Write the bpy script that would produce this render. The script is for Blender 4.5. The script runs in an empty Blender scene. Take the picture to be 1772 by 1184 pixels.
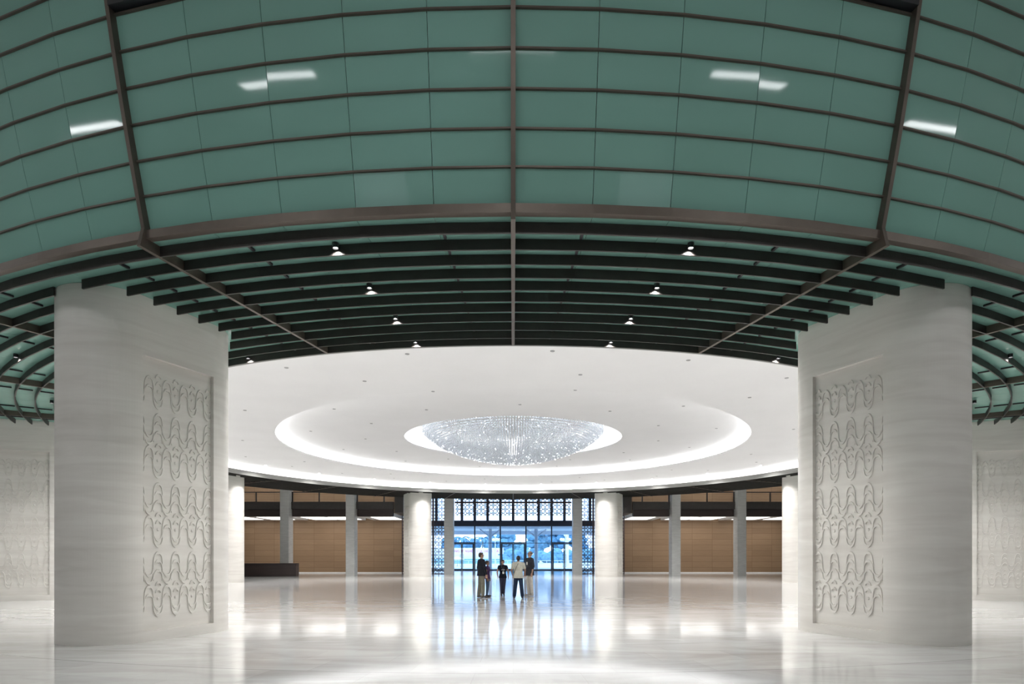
import bpy, bmesh, math, random
from mathutils import Vector, Matrix
random.seed(7)
PI = math.pi
R = math.radians

# ------------------------------------------------------------------ camera
D = 30.82                 # distance from the camera to the axis of the round hall
F_PX = 1085.0
scn = bpy.context.scene
C = scn.collection
cam = bpy.data.cameras.new('camera')
cam_o = bpy.data.objects.new('camera', cam)
C.objects.link(cam_o)
cam_o.location = (0, 0, 1.62)
cam_o.rotation_euler = (PI / 2, 0, 0)
cam.sensor_width = 36
cam.lens = F_PX / 1772 * 36
cam.shift_x = -2 / 1772
cam.shift_y = 370 / 1772
cam.clip_end = 600
scn.camera = cam_o
# ------------------------------------------------------------------ world and exposure
scn.view_settings.view_transform = 'Standard'
scn.view_settings.look = 'None'
scn.view_settings.gamma = 1
scn.view_settings.exposure = 0.48
scn.view_settings.use_curve_mapping = False
scn.cycles.use_denoising = True
scn.cycles.max_bounces = 9
scn.cycles.diffuse_bounces = 6
scn.cycles.glossy_bounces = 4
scn.cycles.caustics_reflective = False
scn.cycles.caustics_refractive = False
world = bpy.data.worlds.new('sky')
scn.world = world
world.use_nodes = True
wn = world.node_tree.nodes
wn['Background'].inputs[0].default_value = (0.78, 0.90, 1.05, 1)
wn['Background'].inputs[1].default_value = 2.5
# light strengths
COVE_OUT, COVE_MID, COVE_IN = 15.5, 17.0, 10.0
SPOT_W = 66.0
PANEL_W = 2.2
HALL_LIGHT = 22.0
DISH_W = 700.0

# ------------------------------------------------------------------ helpers
def prop(o, label=None, cat=None, group=None, kind=None):
    if label: o['label'] = label
    if cat: o['category'] = cat
    if group: o['group'] = group
    if kind: o['kind'] = kind
    return o

def empty(name, loc=(0, 0, 0), rz=0, label=None, cat=None, group=None, kind=None):
    o = bpy.data.objects.new(name, None)
    C.objects.link(o)
    o.location = loc
    o.rotation_euler = (0, 0, rz)
    return prop(o, label, cat, group, kind)

def obj(name, bm, mat, parent=None, smooth=False, recalc=True):
    me = bpy.data.meshes.new(name)
    if recalc:
        bmesh.ops.recalc_face_normals(bm, faces=bm.faces)
    bm.to_mesh(me)
    bm.free()
    me.materials.append(mat)
    if smooth:
        for p in me.polygons: p.use_smooth = True
    o = bpy.data.objects.new(name, me)
    C.objects.link(o)
    if parent: o.parent = parent
    return o

def inst(name, me, parent=None, loc=(0, 0, 0), rz=0):
    o = bpy.data.objects.new(name, me)
    C.objects.link(o)
    o.location = loc
    o.rotation_euler = (0, 0, rz)
    if parent: o.parent = parent
    return o

def copy_tree(o, parent=None):
    c = o.copy()
    C.objects.link(c)
    if parent: c.parent = parent
    for ch in list(o.children):
        copy_tree(ch, c)
    return c

def struct(name, bm, mat, **k):
    o = obj(name, bm, mat, **k)
    o['kind'] = 'structure'
    return o

def box(bm, x0, x1, y0, y1, z0, z1):
    vs = [bm.verts.new(p) for p in [(x0, y0, z0), (x1, y0, z0), (x1, y1, z0), (x0, y1, z0),
                                    (x0, y0, z1), (x1, y0, z1), (x1, y1, z1), (x0, y1, z1)]]
    for f in [(0, 3, 2, 1), (4, 5, 6, 7), (0, 1, 5, 4), (1, 2, 6, 5), (2, 3, 7, 6), (3, 0, 4, 7)]:
        bm.faces.new([vs[i] for i in f])

def B(*args):
    bm = bmesh.new()
    for a in args: box(bm, *a)
    return bm

def pol(rho, th, z=0.0):      # th in degrees from the direction towards the camera, + = right
    return Vector((rho * math.sin(R(th)), D - rho * math.cos(R(th)), z))

def sweep(bm, prof, angs, closed=True, caps=True):
    rings = [[bm.verts.new(pol(r, a, z)) for r, z in prof] for a in angs]
    n = len(prof)
    for i in range(len(rings) - 1):
        for j in range(n if closed else n - 1):
            k = (j + 1) % n
            bm.faces.new((rings[i][j], rings[i][k], rings[i + 1][k], rings[i + 1][j]))
    if closed and caps:
        bm.faces.new(rings[0])
        bm.faces.new(rings[-1][::-1])

def ring(bm, prof, n=144, closed=True):
    rings = [[bm.verts.new(pol(r, a * 360 / n, z)) for r, z in prof] for a in range(n)]
    m = len(prof)
    for i in range(n):
        for j in range(m if closed else m - 1):
            k = (j + 1) % m
            bm.faces.new((rings[i][j], rings[i][k], rings[(i + 1) % n][k], rings[(i + 1) % n][j]))

def lathe(bm, prof, c=(0, 0, 0), n=24):
    rows = []
    for r, z in prof:
        if r < 1e-5:
            rows.append([bm.verts.new((c[0], c[1], c[2] + z))])
        else:
            rows.append([bm.verts.new((c[0] + r * math.cos(2 * PI * i / n), c[1] + r * math.sin(2 * PI * i / n), c[2] + z)) for i in range(n)])
    for a, b in zip(rows, rows[1:]):
        for i in range(n):
            k = (i + 1) % n
            if len(a) == 1 and len(b) == 1: continue
            if len(a) == 1: bm.faces.new((a[0], b[i], b[k]))
            elif len(b) == 1: bm.faces.new((a[i], b[0], a[k]))
            else: bm.faces.new((a[i], b[i], b[k], a[k]))

def capsule(bm, p, q, r1, r2, sy=1.0, n=12, yaw=0.0):
    """tapered tube with round ends between p and q; sy flattens it along y"""
    p = Vector(p); q = Vector(q)
    ax = (q - p)
    L = ax.length
    ax = ax / L if L > 1e-6 else Vector((0, 0, 1))
    up = Vector((0, 1, 0)) if abs(ax.y) < .9 else Vector((1, 0, 0))
    u = ax.cross(up).normalized(); v = ax.cross(u).normalized()
    secs = []
    for k in range(4):
        a = PI / 2 * k / 4
        secs.append((-r1 * math.cos(a), r1 * math.sin(a)))
    secs += [(0, r1), (L, r2)]
    for k in range(1, 5):
        a = PI / 2 * k / 4
        secs.append((L + r2 * math.sin(a), r2 * math.cos(a)))
    rows = []
    for s, r in secs:
        c = p + ax * s
        if r < 1e-4:
            rows.append([bm.verts.new(c)])
        else:
            row = []
            for i in range(n):
                d = (u * math.cos(2 * PI * i / n) + v * math.sin(2 * PI * i / n)) * r
                d.y *= sy
                row.append(bm.verts.new(c + d))
            rows.append(row)
    for a, b in zip(rows, rows[1:]):
        for i in range(n):
            k = (i + 1) % n
            if len(a) == 1: bm.faces.new((a[0], b[i], b[k]))
            elif len(b) == 1: bm.faces.new((a[i], b[0], a[k]))
            else: bm.faces.new((a[i], b[i], b[k], a[k]))

def ellipsoid(bm, c, rx, ry, rz, sub=3):
    m = Matrix.Translation(Vector(c)) @ Matrix.Diagonal((rx, ry, rz, 1))
    bmesh.ops.create_icosphere(bm, subdivisions=sub, radius=1, matrix=m)

# ------------------------------------------------------------------ materials
def mat(name, col, rough=.5, metal=0, spec=.5, coat=0, trans=0, emit=None, es=0, alpha=1):
    m = bpy.data.materials.new(name)
    m.use_nodes = True
    b = m.node_tree.nodes['Principled BSDF']
    b.inputs['Base Color'].default_value = (*col, 1)
    b.inputs['Roughness'].default_value = rough
    b.inputs['Metallic'].default_value = metal
    b.inputs['Specular IOR Level'].default_value = spec
    b.inputs['Coat Weight'].default_value = coat
    b.inputs['Transmission Weight'].default_value = trans
    if emit:
        b.inputs['Emission Color'].default_value = (*emit, 1)
        b.inputs['Emission Strength'].default_value = es
    return m

def nodes(m):
    return m.node_tree.nodes, m.node_tree.links, m.node_tree.nodes['Principled BSDF']

def speckle(m, c1, c2, scale, stretch=(1, 1, 1), bump=0, detail=4, rough=None):
    """procedural variation between two colours by a stretched noise"""
    N, L, b = nodes(m)
    tc = N.new('ShaderNodeTexCoord')
    mp = N.new('ShaderNodeMapping'); mp.inputs['Scale'].default_value = stretch
    no = N.new('ShaderNodeTexNoise'); no.inputs['Scale'].default_value = scale; no.inputs['Detail'].default_value = detail
    cr = N.new('ShaderNodeValToRGB')
    cr.color_ramp.elements[0].position = .3; cr.color_ramp.elements[0].color = (*c1, 1)
    cr.color_ramp.elements[1].position = .7; cr.color_ramp.elements[1].color = (*c2, 1)
    L.new(tc.outputs['Object'], mp.inputs[0]); L.new(mp.outputs[0], no.inputs['Vector'])
    L.new(no.outputs['Fac'], cr.inputs[0]); L.new(cr.outputs[0], b.inputs['Base Color'])
    if bump:
        bp = N.new('ShaderNodeBump'); bp.inputs['Strength'].default_value = bump; bp.inputs['Distance'].default_value = .01
        L.new(no.outputs['Fac'], bp.inputs['Height']); L.new(bp.outputs[0], b.inputs['Normal'])
    return m

M = {}
M['white'] = speckle(mat('white_plaster', (.82, .82, .82), .7), (.81, .81, .81), (.84, .84, .84), .6)
M['stone'] = mat('limestone', (.6, .58, .55), .45, spec=.35)
def stone_nodes(m):
    N, L, b = nodes(m)
    tc = N.new('ShaderNodeTexCoord')
    mp = N.new('ShaderNodeMapping'); mp.inputs['Scale'].default_value = (.5, .5, 5); mp.inputs['Rotation'].default_value = (.03, .05, 0)
    no = N.new('ShaderNodeTexNoise'); no.inputs['Scale'].default_value = 1.1; no.inputs['Detail'].default_value = 8; no.inputs['Distortion'].default_value = .6
    cr = N.new('ShaderNodeValToRGB')
    e = cr.color_ramp.elements
    e[0].position = .32; e[0].color = (.63, .60, .56, 1); e[1].position = .68; e[1].color = (.725, .70, .66, 1)
    L.new(tc.outputs['Object'], mp.inputs[0]); L.new(mp.outputs[0], no.inputs['Vector']); L.new(no.outputs['Fac'], cr.inputs[0])
    # stone courses: each block course is a touch lighter or darker
    sp = N.new('ShaderNodeSeparateXYZ'); L.new(tc.outputs['Object'], sp.inputs[0])
    dv = N.new('ShaderNodeMath'); dv.operation = 'DIVIDE'; dv.inputs[1].default_value = .92; L.new(sp.outputs['Z'], dv.inputs[0])
    fl = N.new('ShaderNodeMath'); fl.operation = 'FLOOR'; L.new(dv.outputs[0], fl.inputs[0])
    wnz = N.new('ShaderNodeTexWhiteNoise'); wnz.noise_dimensions = '1D'; L.new(fl.outputs[0], wnz.inputs['W'])
    mr = N.new('ShaderNodeMapRange'); mr.inputs['To Min'].default_value = .975; mr.inputs['To Max'].default_value = 1.02
    L.new(wnz.outputs['Value'], mr.inputs['Value'])
    mx = N.new('ShaderNodeVectorMath'); mx.operation = 'SCALE'
    L.new(cr.outputs[0], mx.inputs[0]); L.new(mr.outputs[0], mx.inputs['Scale'])
    L.new(mx.outputs[0], b.inputs['Base Color'])
stone_nodes(M['stone'])
M['concrete'] = speckle(mat('grey_stone', (.5, .5, .49), .5), (.5, .5, .49), (.6, .6, .59), 1.5, (1, 1, 6))
M['bronze'] = speckle(mat('dark_bronze', (.045, .036, .03), .42, .55), (.125, .102, .085), (.15, .124, .104), 3)
M['blade'] = speckle(mat('charcoal_blade', (.02, .019, .018), .45, .2), (.030, .025, .023), (.038, .033, .030), 6)
M['fascia'] = mat('grey_fascia', (.26, .26, .245), .5)
M['glass_green'] = mat('green_backpainted_glass', (.1, .2, .17), .05, spec=.24)
def green_nodes(m):
    N, L, b = nodes(m)
    tc = N.new('ShaderNodeTexCoord')
    no = N.new('ShaderNodeTexNoise'); no.inputs['Scale'].default_value = .35; no.inputs['Detail'].default_value = 2
    cr = N.new('ShaderNodeValToRGB')
    cr.color_ramp.elements[0].position = .3; cr.color_ramp.elements[0].color = (.215, .405, .345, 1)
    cr.color_ramp.elements[1].position = .7; cr.color_ramp.elements[1].color = (.235, .445, .385, 1)
    L.new(tc.outputs['Object'], no.inputs['Vector']); L.new(no.outputs['Fac'], cr.inputs[0]); L.new(cr.outputs[0], b.inputs['Base Color'])
green_nodes(M['glass_green'])
M['wood'] = mat('oak_panelling', (.45, .28, .15), .45, spec=.3)
def wood_nodes(m):
    N, L, b = nodes(m)
    tc = N.new('ShaderNodeTexCoord')
    sp = N.new('ShaderNodeSeparateXYZ'); L.new(tc.outputs['Object'], sp.inputs[0])
    cb = N.new('ShaderNodeCombineXYZ')
    L.new(sp.outputs['X'], cb.inputs['X']); L.new(sp.outputs['Z'], cb.inputs['Y'])
    br = N.new('ShaderNodeTexBrick')
    br.offset = 0; br.squash = 1
    br.inputs['Scale'].default_value = 1; br.inputs['Brick Width'].default_value = 1.86; br.inputs['Row Height'].default_value = .527
    br.inputs['Mortar Size'].default_value = .012; br.inputs['Mortar Smooth'].default_value = .1
    br.inputs['Color1'].default_value = (.29, .19, .115, 1); br.inputs['Color2'].default_value = (.33, .22, .135, 1)
    br.inputs['Mortar'].default_value = (.19, .11, .06, 1)
    L.new(cb.outputs[0], br.inputs['Vector'])
    mp = N.new('ShaderNodeMapping'); mp.inputs['Scale'].default_value = (.6, 1, 9)
    no = N.new('ShaderNodeTexNoise'); no.inputs['Scale'].default_value = 2; no.inputs['Detail'].default_value = 5
    L.new(tc.outputs['Object'], mp.inputs[0]); L.new(mp.outputs[0], no.inputs['Vector'])
    mr = N.new('ShaderNodeMapRange'); mr.inputs['To Min'].default_value = .86; mr.inputs['To Max'].default_value = 1.12
    L.new(no.outputs['Fac'], mr.inputs['Value'])
    mx = N.new('ShaderNodeVectorMath'); mx.operation = 'SCALE'
    L.new(br.outputs['Color'], mx.inputs[0]); L.new(mr.outputs[0], mx.inputs['Scale']); L.new(mx.outputs[0], b.inputs['Base Color'])
wood_nodes(M['wood'])
M['darkwood'] = speckle(mat('dark_wenge', (.03, .018, .016), .35), (.026, .016, .015), (.04, .024, .021), 2, (.5, .5, 6))
M['parapet'] = speckle(mat('brown_metal_parapet', (.055, .048, .046), .45), (.05, .044, .042), (.062, .054, .051), 3)
M['black'] = mat('black_metal', (.018, .018, .022), .4)
M['frame'] = mat('glare_tinted_frame', (.05, .068, .12), .4)  # navy cast stands in for daylight glare veiling the entrance frames
M['lattice'] = speckle(mat('bronze_lattice', (.07, .045, .045), .45, .3), (.06, .04, .042), (.09, .06, .058), 5)
M['floor'] = mat('polished_marble', (.74, .73, .71), .09, spec=.5)
def floor_nodes(m):
    N, L, b = nodes(m)
    tc = N.new('ShaderNodeTexCoord')
    sp = N.new('ShaderNodeSeparateXYZ'); L.new(tc.outputs['Object'], sp.inputs[0])
    def math_(op, a, bb=None):
        n = N.new('ShaderNodeMath'); n.operation = op
        for i, v in enumerate((a, bb)):
            if v is None: continue
            if isinstance(v, (int, float)): n.inputs[i].default_value = v
            else: L.new(v, n.inputs[i])
        return n.outputs[0]
    x = sp.outputs['X']; y = sp.outputs['Y']
    rho = math_('SQRT', math_('ADD', math_('MULTIPLY', x, x), math_('MULTIPLY', y, y)))
    th = math_('ARCTAN2', x, math_('MULTIPLY', y, -1))
    arc = math_('MULTIPLY', th, 22.2)
    cb = N.new('ShaderNodeCombineXYZ'); L.new(arc, cb.inputs['X']); L.new(math_('SUBTRACT', rho, 22.2), cb.inputs['Y'])
    br = N.new('ShaderNodeTexBrick'); br.offset = .36; br.squash = 1
    for k, v in (('Scale', 1), ('Brick Width', 1.453), ('Row Height', .9), ('Mortar Size', .004), ('Mortar Smooth', .2)):
        br.inputs[k].default_value = v
    br.inputs['Color1'].default_value = (.93, .93, .93, 1); br.inputs['Color2'].default_value = (1.03, 1.03, 1.03, 1); br.inputs['Mortar'].default_value = (.83, .82, .80, 1)
    L.new(cb.outputs[0], br.inputs['Vector'])
    # veining, running mostly across the hall
    mp = N.new('ShaderNodeMapping'); mp.inputs['Scale'].default_value = (.35, 1.5, 1); mp.inputs['Rotation'].default_value = (0, 0, .25)
    L.new(tc.outputs['Object'], mp.inputs[0])
    no = N.new('ShaderNodeTexNoise'); no.inputs['Scale'].default_value = 1.0; no.inputs['Detail'].default_value = 9; no.inputs['Distortion'].default_value = 1.2; no.inputs['Roughness'].default_value = .6
    L.new(mp.outputs[0], no.inputs['Vector'])
    cr = N.new('ShaderNodeValToRGB'); e = cr.color_ramp.elements
    e[0].position = .30; e[0].color = (.50, .482, .462, 1); e[1].position = .62; e[1].color = (.675, .667, .66, 1)
    L.new(no.outputs['Fac'], cr.inputs[0])
    mx = N.new('ShaderNodeVectorMath'); mx.operation = 'MULTIPLY'
    L.new(cr.outputs[0], mx.inputs[0]); L.new(br.outputs['Color'], mx.inputs[1])
    # one darker joint circle under the edge of the canopy
    d = math_('ABSOLUTE', math_('SUBTRACT', rho, 22.2))
    ln = math_('LESS_THAN', d, .012)
    m2 = N.new('ShaderNodeMix'); m2.data_type = 'RGBA'
    L.new(ln, m2.inputs['Factor']); L.new(mx.outputs[0], m2.inputs['A']); m2.inputs['B'].default_value = (.33, .32, .31, 1)
    L.new(m2.outputs['Result'], b.inputs['Base Color'])
    n2 = N.new('ShaderNodeTexNoise'); n2.inputs['Scale'].default_value = 1.3; n2.inputs['Detail'].default_value = 3
    bp = N.new('ShaderNodeBump'); bp.inputs['Strength'].default_value = .06; bp.inputs['Distance'].default_value = .02
    L.new(tc.outputs['Object'], n2.inputs['Vector']); L.new(n2.outputs['Fac'], bp.inputs['Height']); L.new(bp.outputs[0], b.inputs['Normal'])
floor_nodes(M['floor'])
def lamp_mat(name, col, s):
    m = bpy.data.materials.new(name); m.use_nodes = True
    N = m.node_tree.nodes; N.clear()
    e = N.new('ShaderNodeEmission'); e.inputs[0].default_value = (*col, 1); e.inputs[1].default_value = s
    o = N.new('ShaderNodeOutputMaterial'); m.node_tree.links.new(e.outputs[0], o.inputs[0])
    return m
def pane_mat(name, tint):
    m = bpy.data.materials.new(name); m.use_nodes = True
    N = m.node_tree.nodes; L = m.node_tree.links; N.clear()
    t = N.new('ShaderNodeBsdfTransparent'); t.inputs[0].default_value = (*tint, 1)
    g = N.new('ShaderNodeBsdfGlossy'); g.inputs['Roughness'].default_value = .02
    fr = N.new('ShaderNodeFresnel'); fr.inputs[0].default_value = 1.35
    mx = N.new('ShaderNodeMixShader'); o = N.new('ShaderNodeOutputMaterial')
    L.new(fr.outputs[0], mx.inputs[0]); L.new(t.outputs[0], mx.inputs[1]); L.new(g.outputs[0], mx.inputs[2]); L.new(mx.outputs[0], o.inputs[0])
    return m
M['led_out'] = lamp_mat('outer_cove_led', (.99, .99, 1), COVE_OUT)
M['led_mid'] = lamp_mat('middle_cove_led', (.99, .99, 1), COVE_MID)
M['led_in'] = lamp_mat('inner_cove_led', (.99, .99, 1), COVE_IN)
M['bulb'] = lamp_mat('bulb_glow', (1, .98, .95), 14)
M['bulb_blue'] = lamp_mat('crystal_led', (.9, .95, 1), 9)
M['panel_light'] = lamp_mat('light_panel_glow', (1, .97, .93), PANEL_W)
M['hall_light'] = lamp_mat('linear_light_glow', (.97, .985, 1), HALL_LIGHT)
M['pane'] = pane_mat('haze_tinted_pane', (.78, .89, 1.0))  # blue tint stands in for the hazy blue daylight outside
M['pane_clear'] = pane_mat('grey_glass_pane', (.72, .70, .66))
M['crystal'] = mat('crystal_bead', (.80, .85, .92), .05, spec=1.0, coat=.8)
M['chrome'] = mat('polished_steel', (.75, .76, .78), .15, 1)

# ------------------------------------------------------------------ floor and outer shell
bm = bmesh.new(); box(bm, -38, 38, -41, 39, -.3, 0)
fl = struct('floor', bm, M['floor']); fl.location = (0, D, 0)
struct('ceiling', B((-38, 38, -10, 70, 10.62, 10.9)), M['white'])
struct('wall_left', B((-36.4, -36, -9, 59, 0, 10.62)), M['stone'])
struct('wall_right', B((36, 36.4, -9, 59, 0, 10.62)), M['stone'])
# wall behind the camera: tall windows between stone piers
bm = bmesh.new()
box(bm, -36, 36, -9.5, -9, 0, .4); box(bm, -36, 36, -9.5, -9, 8.6, 10.62)
xs = [-36 + i * 6 for i in range(13)]
for x in xs: box(bm, max(-36, x - .9), min(36, x + .9), -9.5, -9, .4, 8.6)
for i in range(12):
    if i not in (1, 4, 7, 10): box(bm, xs[i] + .9, xs[i] + 5.1, -9.4, -9.1, .4, 8.6)
struct('wall_behind', bm, M['stone'])
for i in (1, 4, 7, 10):
    w = empty('window_%d' % (i // 3 + 1), (xs[i] + 3, -9.25, .4), kind='structure')
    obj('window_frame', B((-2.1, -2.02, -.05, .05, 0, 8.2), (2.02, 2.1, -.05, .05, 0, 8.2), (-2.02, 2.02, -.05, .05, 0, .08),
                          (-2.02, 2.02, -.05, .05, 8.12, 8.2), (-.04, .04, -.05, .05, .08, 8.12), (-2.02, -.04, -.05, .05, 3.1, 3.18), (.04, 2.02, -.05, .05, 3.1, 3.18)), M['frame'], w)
    obj('pane', B((-2.02, 2.02, -.01, .01, .08, 8.12)), M['pane_clear'], w)

# ------------------------------------------------------------------ white dished ceiling
R0 = 16.72
Z0, Z1, Z2 = 6.34, 6.93, 7.32
RA, RB = 10.94, 5.27
def cove(rw, zlo, zhi, rin, n=8):
    """curved wall: from (rw, zlo) up and over to (rin, zhi)"""
    out = []
    for k in range(n + 1):
        a = PI / 2 * k / n
        out.append((rw - (rw - rin) * (1 - math.cos(a)), zlo + (zhi - zlo) * math.sin(a)))
    return out
prof = [(R0 - .02, Z0 + .27), (R0 + .48, Z0 + .27)] + cove(R0 + .48, Z0 + .30, Z1, R0 - .35)
prof += [(RA, Z1), (RA, Z1 + .05), (RA + .55, Z1 + .05)] + cove(RA + .55, Z1 + .08, Z2, RA - .35)
prof += [(RB, Z2), (RB, Z2 + .05), (RB + .40, Z2 + .05)] + cove(RB + .40, Z2 + .10, 8.25, RB - .4) + [(.02, 8.3)]
bm = bmesh.new(); ring(bm, prof, 192, closed=False)
bmesh.ops.create_circle
cl = struct('ceiling_dish', bm, M['white'])
for p in cl.data.polygons: p.use_smooth = True
try:
    cl.data.set_sharp_from_angle(angle=R(25))
except Exception:
    pass
bm = bmesh.new(); ring(bm, [(R0 - .02, Z0), (R0 + .03, Z0), (R0 + .03, Z0 + .268), (R0 - .02, Z0 + .268)], 192)
struct('trim_1', bm, M['fascia'])
def cove_light(r, z, m, label):
    bm = bmesh.new()
    ring(bm, [(r, z), (r + .07, z), (r + .07, z + .025), (r, z + .025)], 144)
    prop(obj('cove_light', bm, m), label, 'cove light', 'cove light rings of the white ceiling')
cove_light(R0 + .20, Z0 + .275, M['led_out'], 'widest cove light ring glowing around the outer edge of the white ceiling')
cove_light(RA + .22, Z1 + .055, M['led_mid'], 'middle cove light ring glowing around the raised white ceiling circle')
cove_light(RB + .15, Z2 + .055, M['led_in'], 'smallest cove light ring glowing around the crystal chandelier')

# small fittings set flush in the white ceiling
bm = bmesh.new(); lathe(bm, [(0, -.012), (.055, -.012), (.062, 0), (0, 0)], n=12)
dark_fit = bpy.data.meshes.new('flush_fitting'); bm.to_mesh(dark_fit); bm.free(); dark_fit.materials.append(speckle(mat('grey_fitting', (.3, .3, .3), .4), (.28, .28, .28), (.34, .34, .34), 9))
bm = bmesh.new(); lathe(bm, [(0, -.015), (.05, -.015), (.06, 0), (0, 0)], n=12)
lit_fit = bpy.data.meshes.new('flush_lamp'); bm.to_mesh(lit_fit); bm.free(); lit_fit.materials.append(M['bulb'])
for n_, r_, z_, off, name, me, lab in (
        (12, 12.6, Z1, 9, 'ceiling_sprinkler', dark_fit, 'tiny grey sprinkler flush in the outer white ceiling ring, near its inner edge'),
        (24, 14.6, Z1, 4, 'ceiling_speaker', dark_fit, 'tiny grey round speaker flush in the middle of the outer white ceiling ring'),
        (24, 15.75, Z1, 7.5, 'ceiling_spotlight', lit_fit, 'tiny lit spotlight in the outer white ceiling ring beside its edge cove'),
        (12, 9.5, Z2, 13, 'ceiling_sprinkler', dark_fit, 'tiny grey sprinkler flush in the raised white ceiling circle, near its cove'),
        (12, 7.2, Z2, 2, 'ceiling_speaker', dark_fit, 'tiny grey round speaker flush in the raised white ceiling circle around the chandelier')):
    for i in range(n_):
        a = off + 360 * i / n_
        o = prop(inst(name, me, None, pol(r_, a, z_ - .0005)), lab, 'ceiling fitting', lab[:60])
        if name == 'ceiling_spotlight':
            l = bpy.data.lights.new('beam', 'SPOT'); l.energy = DISH_W; l.color = (1, .99, .98); l.spot_size = R(150); l.spot_blend = 1.0; l.shadow_soft_size = .06
            lo = bpy.data.objects.new('beam', l); C.objects.link(lo); lo.parent = o; lo.location = (0, 0, -.03)

# ------------------------------------------------------------------ chandelier
CR = [(0, 6.20), (1.04, 6.26), (1.93, 6.42), (2.77, 6.66), (3.55, 6.98), (4.1, 7.35), (4.38, 7.62), (4.46, 7.78)]
def bowl_z(r):
    for (a, za), (b, zb) in zip(CR, CR[1:]):
        if a <= r <= b: return za + (zb - za) * (r - a) / (b - a)
    return CR[-1][1]
ch = empty('crystal_chandelier', (0, D, 8.3), label='huge shallow bowl-shaped crystal chandelier hanging at the centre of the white ceiling', cat='chandelier')
bm = bmesh.new(); lathe(bm, [(0, -.12), (4.3, -.12), (4.35, -.08), (4.35, 0), (0, 0)], n=64)
obj('mounting_plate', bm, M['white'], ch)
bm = bmesh.new()
for k in range(48):
    a = 2 * PI * k / 48
    for rr in (2.0, 4.3):
        z = bowl_z(rr) - 8.3 + .5
        box(bm, rr * math.cos(a) - .008, rr * math.cos(a) + .008, rr * math.sin(a) - .008, rr * math.sin(a) + .008, min(z, -.14), -.12)
ho = obj('hanging_wires', bm, M['chrome'], ch)
verts, faces = [], []
OCT = [(1, 0, 0), (0, 1, 0), (-1, 0, 0), (0, -1, 0), (0, 0, 1.25), (0, 0, -1.25)]
OF = [(0, 1, 4), (1, 2, 4), (2, 3, 4), (3, 0, 4), (1, 0, 5), (2, 1, 5), (3, 2, 5), (0, 3, 5)]
r_ = .06
sv, sf = [], []
for k in range(280):  # glints of the crystals, put in as tiny glowing specks
    rr = 4.44 * math.sqrt(random.random()); a = random.uniform(0, 2 * PI); b0 = len(sv)
    sv += [(rr * math.cos(a) + u * .009, rr * math.sin(a) + v * .009, bowl_z(rr) - 8.345 + w * .009) for u, v, w in OCT]
    sf += [tuple(b0 + q for q in f) for f in OF]
me = bpy.data.meshes.new('glowing_glints'); me.from_pydata(sv, [], sf); me.materials.append(M['bulb_blue'])
prop(inst('glowing_glints', me, ch), kind='stuff')
while r_ < 4.47:
    n_ = max(6, int(round(2 * PI * r_ / .125)))
    n_ = int(math.ceil(n_ / 24) * 24) if r_ > .6 else n_
    for i in range(n_):
        a = 2 * PI * i / n_
        for ly in range(3):
            s = .033 if ly else .038
            cx_, cy_, cz_ = r_ * math.cos(a), r_ * math.sin(a), bowl_z(r_) - 8.3 + ly * .115 + random.uniform(-.008, .008)
            b0 = len(verts)
            ro = random.uniform(0, 1.5)
            co, si = math.cos(ro) * s, math.sin(ro) * s
            verts += [(cx_ + u * co - v * si, cy_ + u * si + v * co, cz_ + w * s) for u, v, w in OCT]
            faces += [(b0 + f[0], b0 + f[1], b0 + f[2]) for f in OF]
    r_ += .108
me = bpy.data.meshes.new('crystal_strands'); me.from_pydata(verts, [], faces); me.materials.append(M['crystal'])
prop(inst('crystal_strands', me, ch), kind='stuff')
bm = bmesh.new(); bmesh.ops.create_icosphere(bm, subdivisions=1, radius=.015)
bulb_me = bpy.data.meshes.new('bulb'); bm.to_mesh(bulb_me); bm.free(); bulb_me.materials.append(M['bulb_blue'])
for k in range(96):
    rr = 4.4 * math.sqrt((k + .5) / 96); a = k * 2.39996
    inst('bulb', bulb_me, ch, (rr * math.cos(a), rr * math.sin(a), bowl_z(rr) - 8.3 - .05))
def light(name, kind, parent, loc, energy, col=(1, .97, .94), rot=None, **k):
    l = bpy.data.lights.new(name, kind); l.energy = energy; l.color = col
    for a, b in k.items(): setattr(l, a, b)
    o = bpy.data.objects.new(name, l); C.objects.link(o); o.location = loc
    if parent: o.parent = parent
    if rot: o.rotation_euler = rot
    return o

# ------------------------------------------------------------------ canopy: 24 ribs and 24 bays
SP = .492
ZG = Z0 + .165
LV = [(21.837, 6.654), (21.951, 7.113), (22.062, 7.581), (22.169, 8.056), (22.270, 8.533), (22.365, 9.006), (22.454, 9.477), (22.535, 9.95), (22.60, 10.42), (22.62, 10.60)]
PR, PL, PC = .888, 1.60, 19.465            # pier: end radius, straight length, radius of its centre
ORD = ['first', 'second', 'third', 'fourth', 'fifth', 'sixth']
def bay_phrase(k):
    m = 7.5 + 15 * k
    side = 'right' if m > 0 else 'left'
    a = abs(m)
    if a < 90:
        return '%s bay %s of the central rib' % (ORD[int(a // 15)], side)
    return '%s far bay %s of the entrance axis' % (ORD[int((180 - a) // 15)], side)
def pier_dist(rho, th):
    """distance from a point of the canopy to the nearest pier's outline"""
    k = round((th - 22.5) / 45)
    d = R(th - (22.5 + 45 * k))
    u = rho * math.cos(d) - PC; v = rho * math.sin(d)
    uu = max(abs(u) - PL / 2, 0)
    return math.hypot(uu, v) - PR
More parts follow.
